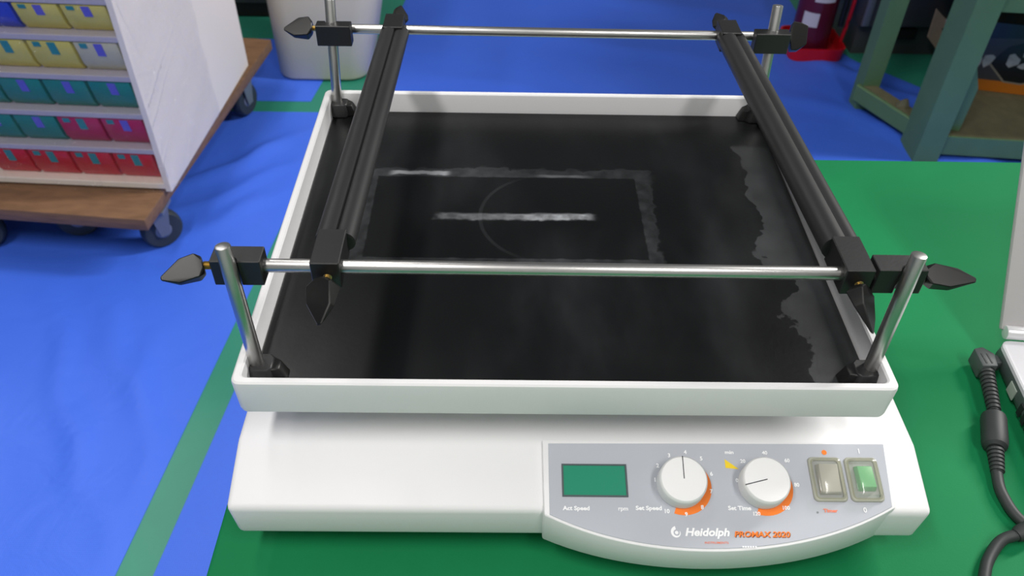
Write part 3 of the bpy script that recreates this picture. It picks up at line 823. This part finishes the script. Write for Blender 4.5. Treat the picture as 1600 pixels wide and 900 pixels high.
# ------------------------------------------------------------ extinguisher and its stand
bm = NB(); ex, ey = .955, 2.185
rings(bm, [rrect(ex-.085, ex+.085, ey-.085, ey+.085, .0045, .03), rrect(ex-.088, ex+.09, ey-.088, ey+.09, .045, .03), rrect(ex-.082, ex+.084, ey-.082, ey+.084, .045, .026), rrect(ex-.08, ex+.08, ey-.08, ey+.08, .012, .026)])
st_ = obj('extinguisher_stand', bm, M['standred']); tag(st_, 'bright red plastic stand under the fire extinguisher on blue tarpaulin', 'stand')
bm = NB(); tube(bm, smooth_path([(ex+.085, ey-.02, .04), (ex+.092, ey-.02, .15), (ex+.094, ey-.01, .40), (ex+.06, ey+.02, .44)], 5), .006, 8); obj('stand_hoop', bm, M['standred'], st_)
fe = thing('fire_extinguisher', (ex-.01, ey, .0125), 'dark red fire extinguisher with white label standing in a red stand', 'extinguisher')
bm = NB(); lathe(bm, (ex-.01, ey, .0125), (0, 0, 1), [(0, .055), (.006, .06), (.36, .06), (.40, .045), (.42, .02), (.45, .018)], 32); obj('cylinder', bm, M['extred'], fe)
for z0_, z1_, a0, a1 in ((.105, .15, 215, 262), (.185, .245, 238, 300), (.27, .32, 225, 290)):
    bm = NB()
    for i in range(8):
        A0 = math.radians(a0+(a1-a0)*i/8); A1 = math.radians(a0+(a1-a0)*(i+1)/8); r_ = .0606
        bm.faces.new([bm.verts.new((ex-.01+r_*math.cos(A), ey+r_*math.sin(A), z)) for A, z in ((A0, z0_), (A1, z0_), (A1, z1_), (A0, z1_))])
    bmesh.ops.remove_doubles(bm, verts=bm.verts, dist=1e-6); obj('paper_label', bm, M['paper'], fe)
bm = NB(); box(bm, ex-.03, ex+.05, ey-.012, ey+.012, .455, .48, .003); obj('valve_handle', bm, M['black'], fe)
bm = NB(); tube(bm, smooth_path([(ex+.02, ey-.01, .44), (ex+.065, ey-.03, .40), (ex+.066, ey-.03, .25), (ex+.066, ey-.03, .10)], 5), .009, 10); obj('hose', bm, M['black'], fe)

# ------------------------------------------------------------ dark cabinet behind the rack
gc = thing('tool_cabinet', (1.42, 2.4, 0), 'dark grey cabinet with black slot behind the green rack', 'cabinet')
bm = NB(); box(bm, 1.075, 1.80, 2.14, 2.7, .105, 1.1, .004); obj('cabinet_body', bm, M['cabinet'], gc)
bm = NB(); box(bm, 1.085, 1.79, 2.17, 2.69, .0, .105); obj('plinth', bm, M['cabinet'], gc)
bm = NB(); box(bm, 1.155, 1.27, 2.150, 2.168, .060, .092); obj('slot', bm, M['blackhole'], gc)
bm = NB(); box(bm, 1.077, 1.10, 2.128, 2.14, .11, 1.09, .003); obj('door_edge', bm, M['castermetal'], gc)
bm = NB(); q = [(1.2700, .189), (1.3380, .135), (1.345, .030), (1.2745, .098)]
prism(bm, [(x, 2.085, z) for x, z in q], (0, .006, 0)); cd = obj('card_tag', bm, M['card']); tag(cd, 'tilted kraft card with black mark leaning by the dark grey cabinet', 'card')
bm = NB(); prism(bm, [(x, 2.084, z) for x, z in ((1.306, .130), (1.320, .125), (1.339, .092), (1.327, .092))], (0, .002, 0)); obj('black_mark', bm, M['blackhole'], cd)
bm = NB(); prism(bm, [(x, 2.0843, z) for x, z in ((1.309, .160), (1.335, .136), (1.340, .065), (1.322, .085))], (0, .001, 0)); obj('white_label', bm, M['paper'], cd)

# ------------------------------------------------------------ green steel rack
rk = thing('steel_rack', (1.45, 1.7, 0), 'green angle-iron rack with a dusty low shelf at right', 'rack')
def post(x, y, h=1.25, w_=.05, flip=1):
    bm = NB(); t = .005
    prism(bm, [(x, y, .0015), (x+w_*.86, y-.004, .0015), (x+w_*.86, y-.004+t, .0015), (x+t, y+t, .0015), (x+t, y+w_*1.3, .0015), (x, y+w_*1.3, .0015)], (0, 0, h))
    return obj('corner_post', bm, M['rack'], rk)
post(1.060, 1.535, w_=.075); post(2.0, 1.47, w_=.06); post(2.0, 2.05, w_=.06)
bm = NB(); t = .005; x, y = .985, 1.800
prism(bm, [(x, y, .0015), (x+.052, y+.004, .0015), (x+.052, y+.009, .0015), (x+.006, y+.005, .0015), (x+.006, y+.055, .0015), (x, y+.055, .0015)], (0, 0, 1.25)); obj('corner_post', bm, M['rack'], rk)
# slanted left rail, dusty on top
p0_, p1_ = Vector((.972, 1.815, 0)), Vector((1.085, 1.575, 0)); d = (p1_-p0_).normalized(); nn = Vector((-d.y, d.x, 0))
bm = NB()
prism(bm, [p0_-nn*.0+Vector((0, 0, .03)), p1_+Vector((0, 0, .03)), p1_+nn*.05+Vector((0, 0, .03)), p0_+nn*.05+Vector((0, 0, .03))], (0, 0, .05), .003, 1); 
obj('side_rail', bm, M['rack'], rk)
bm = NB(); prism(bm, [p0_+d*.01+nn*.008+Vector((0, 0, .0801)), p1_-d*.005+nn*.008+Vector((0, 0, .0801)), p1_-d*.005+nn*.045+Vector((0, 0, .0801)), p0_+d*.01+nn*.045+Vector((0, 0, .0801))], (0, 0, .002)); obj('dust_layer', bm, M['rackshelf'], rk)
q_ = p0_+d*.15+nn*.026
bm = NB(); hull(bm, [q_+Vector(v) for v in ((-.018, -.012, .082), (.018, -.014, .082), (.02, .012, .082), (-.014, .014, .082), (-.008, -.006, .102), (.010, -.004, .106), (.006, .008, .1))], .001); obj('bolt_lug', bm, M['rackshelf'], rk)
# front rail and shelf
bm = NB(); prism(bm, [(1.115, 1.548, .020), (2.02, 1.465, .020), (2.02, 1.472, .020), (1.115, 1.555, .020)], (0, 0, .054)); obj('front_rail', bm, M['rack'], rk)
bm = NB(); prism(bm, [(1.095, 1.556, .070), (2.0, 1.474, .070), (2.0, 2.04, .070), (1.40, 2.04, .070), (1.15, 1.62, .070)], (0, 0, .004)); obj('low_shelf', bm, M['rackshelf'], rk, label='dusty brown shelf plate')
bm = NB(); prism(bm, [(1.12, 1.585, .0742), (1.176, 1.575, .0742), (1.178, 1.575, .20), (1.142, 1.580, .285), (1.12, 1.585, .29)], (0, .004, 0), .0008, 1)
obj('gusset_plate', bm, M['rack'], rk)
bm = NB(); prism(bm, [(1.115, 1.552, .415), (2.02, 1.47, .415), (2.02, 1.476, .415), (1.115, 1.558, .415)], (0, 0, .05)); obj('upper_rail', bm, M['rack'], rk)
bm = NB(); prism(bm, [(1.10, 1.56, .445), (2.0, 1.478, .445), (2.0, 2.04, .445), (1.10, 2.04, .445)], (0, 0, .005)); obj('upper_shelf', bm, M['rackshelf'], rk)
for zz in (.85, 1.22):  # higher shelves out of view, added to shade the floor beside the rack
    bm = NB(); prism(bm, [(1.07, 1.56, zz), (2.0, 1.478, zz), (2.0, 2.04, zz), (1.0, 2.04, zz)], (0, 0, .005)); obj('upper_shelf', bm, M['rackshelf'], rk)
bm = NB(); prism(bm, [(1.40, 2.045, .074), (2.0, 2.045, .074), (2.0, 2.052, .074), (1.40, 2.052, .074)], (0, 0, .37)); obj('back_sheet', bm, M['rackshelf'], rk)

# printed carton on the low shelf
ca, sa = math.cos(math.radians(-13)), math.sin(math.radians(-13)); CO = Vector((1.205, 1.828, .0742))
def cx_(u, w_, z): return Vector((CO.x+u*ca-w_*sa, CO.y+u*sa+w_*ca, CO.z+z))
ct = thing('printed_carton', CO+Vector((.2, .05, 0)), 'charcoal carton printed with a dark car front above an orange band', 'box')
bm = NB(); prism(bm, [cx_(.05, 0, 0), cx_(.42, 0, 0), cx_(.42, .12, 0), cx_(.05, .12, 0)], (0, 0, .20), .002, 1); obj('carton_body', bm, M['carton'], ct)
def face(name, pts, m, lift): 
    bm = NB(); prism(bm, [cx_(u, -lift, z) for u, z in pts], cx_(0, -.0006, 0)-cx_(0, 0, 0)); return obj(name, bm, m, ct)
face('orange_band', [(.05, .001), (.42, .001), (.42, .034), (.05, .034)], M['cartonorange'], .0002)
face('black_print', [(.118, .085), (.175, .036), (.22, .034), (.285, .062), (.30, .15), (.215, .165), (.15, .135)], M['cartonblack'], .0002)
face('outline_print', [(.112, .086), (.173, .032), (.222, .030), (.287, .060), (.285, .064), (.221, .0345), (.175, .0365), (.118, .088)], M['cartonline'], .0006)
for (u, z, a_, b_, tl_) in ((.175, .098, .017, .020, .3), (.215, .122, .020, .016, .2), (.250, .104, .014, .020, 0), (.205, .085, .012, .009, 0), (0.08, 0.072, 0.016, 0.026, -0.4), (0.112, 0.092, 0.014, 0.02, -0.3), (0.075, 0.048, 0.022, 0.01, 0.2)):
    pts = []
    for i in range(9):
        t_ = 2*PI*i/9; rr_ = 1+.18*math.sin(3*t_+u*50); x_ = a_*rr_*math.cos(t_); y_ = b_*rr_*math.sin(t_)
        pts.append((u+x_*math.cos(tl_)-y_*math.sin(tl_), z+x_*math.sin(tl_)+y_*math.cos(tl_)))
    face('lamp_print', pts, M['cartonlight'], .0007)
face('dark_band', [(.05, .15), (.42, .19), (.42, .2), (.05, .2)], M['cartonblack'], .0002)

# ------------------------------------------------------------ laptop
la = math.radians(-5.5); lc, ls = math.cos(la), math.sin(la); LO = Vector((.375, .139, TT))
def lp(u, w_, z): return Vector((LO.x+u*lc-w_*ls, LO.y+u*ls+w_*lc, LO.z+z))
lt = thing('laptop', lp(.16, -.1, 0), 'open silver laptop at the right edge of the green table', 'laptop')
bm = NB()
lo_ = [[lp(u, v, z) for u, v, z in rrect(e, .34-e, -.24+e, -e, zz, .008, 4)] for zz, e in ((.003, .004), (.012, .0), (.021, .0008))]
rings(bm, lo_); base = obj('laptop_base', bm, M['lapside'], lt)
bm = NB(); rings(bm, [[lp(u, v, z) for u, v, z in rrect(e, .34-e, -.24+e, -e, zz, .008, 4)] for zz, e in ((.021, .0008), (.0245, .0008), (.0255, .002))]); obj('palm_rest', bm, M['laptop'], lt, label='silver top deck')
for fx_ in (.03, .31):
    for fy_ in (-.03, -.21):
        bm = NB(); q = lp(fx_, fy_, 0); cyl(bm, q, q+Vector((0, 0, .0035)), .006, seg=12); obj('rubber_foot', bm, M['black'], lt)
bm = NB()
def sideport(v0, v1, z0, z1, m, nm):
    bm = NB(); prism(bm, [lp(-.0006, v0, z0), lp(-.0006, v1, z0), lp(-.0006, v1, z1), lp(-.0006, v0, z1)], lp(.0012, 0, 0)-lp(0, 0, 0), .0004, 1); obj(nm, bm, m, base)
sideport(-.052, -.040, .007, .018, M['portlight'], 'socket')
for i in range(5): sideport(-.0685-i*.0085, -.063-i*.0085, .006, .018, M['port'], 'vent')
bm = NB(); cyl(bm, lp(.004, .0035, .030), lp(.05, .0035, .030), .0058, seg=20, bevel=.0008); obj('hinge', bm, M['hinge'], lt)
bm = NB(); cyl(bm, lp(.28, .0035, .030), lp(.33, .0035, .030), .0058, seg=20, bevel=.0008); obj('hinge', bm, M['hinge'], lt)
def ld(u, s_, n_): # along the lid: s upwards, n out of its front
    ta = math.radians(36); return lp(u, .006+s_*math.sin(ta)-n_*math.cos(ta), .030+s_*math.cos(ta)+n_*math.sin(ta))
bm = NB(); prism(bm, [ld(.002, .0, -.006), ld(.338, .0, -.006), ld(.338, .225, -.006), ld(.002, .225, -.006)], ld(0, 0, .006)-ld(0, 0, 0), .002, 2); lid = obj('laptop_lid', bm, M['bezel'], lt)
bm = NB(); prism(bm, [ld(.024, .028, -.0002), ld(.316, .028, -.0002), ld(.316, .21, -.0002), ld(.024, .21, -.0002)], ld(0, 0, .0008)-ld(0, 0, 0)); obj('screen', bm, M['screen'], lid)
bm = NB()
o = [(.0195, .0235), (.3205, .0235), (.3205, .2145), (.0195, .2145)]; i_ = [(.0245, .0285), (.3155, .0285), (.3155, .2095), (.0245, .2095)]
rings(bm, [[ld(u, s_, 0) for u, s_ in o], [ld(u, s_, .0012) for u, s_ in o], [ld(u, s_, .0012) for u, s_ in i_], [ld(u, s_, 0) for u, s_ in i_]], caps=False, closed=True); obj('screen_surround', bm, M['port'], lid)

# power cable with right angled plug and ferrite
pc = thing('power_cable', (.36, .06, TT), 'black laptop power cable with angled plug and bulge on green table', 'cable')
bm = NB()
pts = [(.3605, .122, .0125), (.3590, .104, .0105), (.3520, .080, .0095), (.3450, .064, .0095), (.3340, .036, .0080), (.3280, .016, .0055), (.3250, .000, .0050), (.3290, -.021, .0045), (.3480, -.042, .0045), (.375, -.040, .0045), (.372, -.020, .0105), (.350, -.024, .0130), (.3230, -.0335, .0090), (.3080, -.0375, .0060), (.2960, -.0480, .0045), (.2870, -.0600, .0045), (.2815, -.0750, .0045), (.283, -.11, .0045), (.300, -.17, .0045)]
sp_ = smooth_path([(x, y, z+TT) for x, y, z in pts], 8); tube(bm, sp_, .0040, 12); obj('cord', bm, M['cable'], pc)
bm = NB(); a = Vector((.3475, .0715, TT+.0095)); b = Vector((.3350, .0385, TT+.0085)); Ld = (b-a).length
lathe(bm, a, b-a, [(0, .0050), (.003, .0088), (.006, .0094), (Ld-.006, .0094), (Ld-.002, .0086), (Ld, .006)], 24); obj('ferrite_bulge', bm, M['cable'], pc)
for (a, b, nseg) in ((Vector((.3600, .117, TT+.012)), Vector((.3490, .0735, TT+.0100)), 11), (Vector((.3345, .037, TT+.0085)), Vector((.3290, .018, TT+.0060)), 6)):
    bm = NB(); Ld = (b-a).length; prof = []
    for i in range(nseg):
        r_ = .0062-.0012*i/nseg if nseg > 8 else .0060-.0012*i/nseg
        prof += [(Ld*i/nseg, r_), (Ld*(i+.6)/nseg, r_), (Ld*(i+.62)/nseg, r_*.78), (Ld*(i+.98)/nseg, r_*.78)]
    lathe(bm, a, b-a, prof, 16); obj('strain_relief', bm, M['cable'], pc)
bm = NB()
hull(bm, [(x, y, TT+z) for x, y, z in ((.3535, .114, .004), (.3665, .114, .004), (.3695, .128, .004), (.3545, .134, .004), (.3625, .136, .004), (.3535, .114, .019), (.3665, .114, .019), (.3695, .128, .019), (.3545, .134, .019), (.3625, .136, .019))], .0012, 2)
box(bm, .3640, .3735, .1195, .1290, TT+.0065, TT+.0165, .001, 2)
pl_ = obj('angled_plug', bm, M['plug'], pc)
for u_ in (.3575, .3620):
    bm = NB(); box(bm, u_, u_+.0012, .117, .128, TT+.0186, TT+.0194); obj('plug_groove', bm, M['port'], pl_)
bm = NB(); a = Vector((.330, -.0305, TT+.0105)); b = Vector((.3160, -.0360, TT+.0078)); lathe(bm, a, b-a, [(0, .0045), (.002, .006), (.010, .006), (.0135, .0045)], 16); obj('cable_tie', bm, M['cable'], pc)
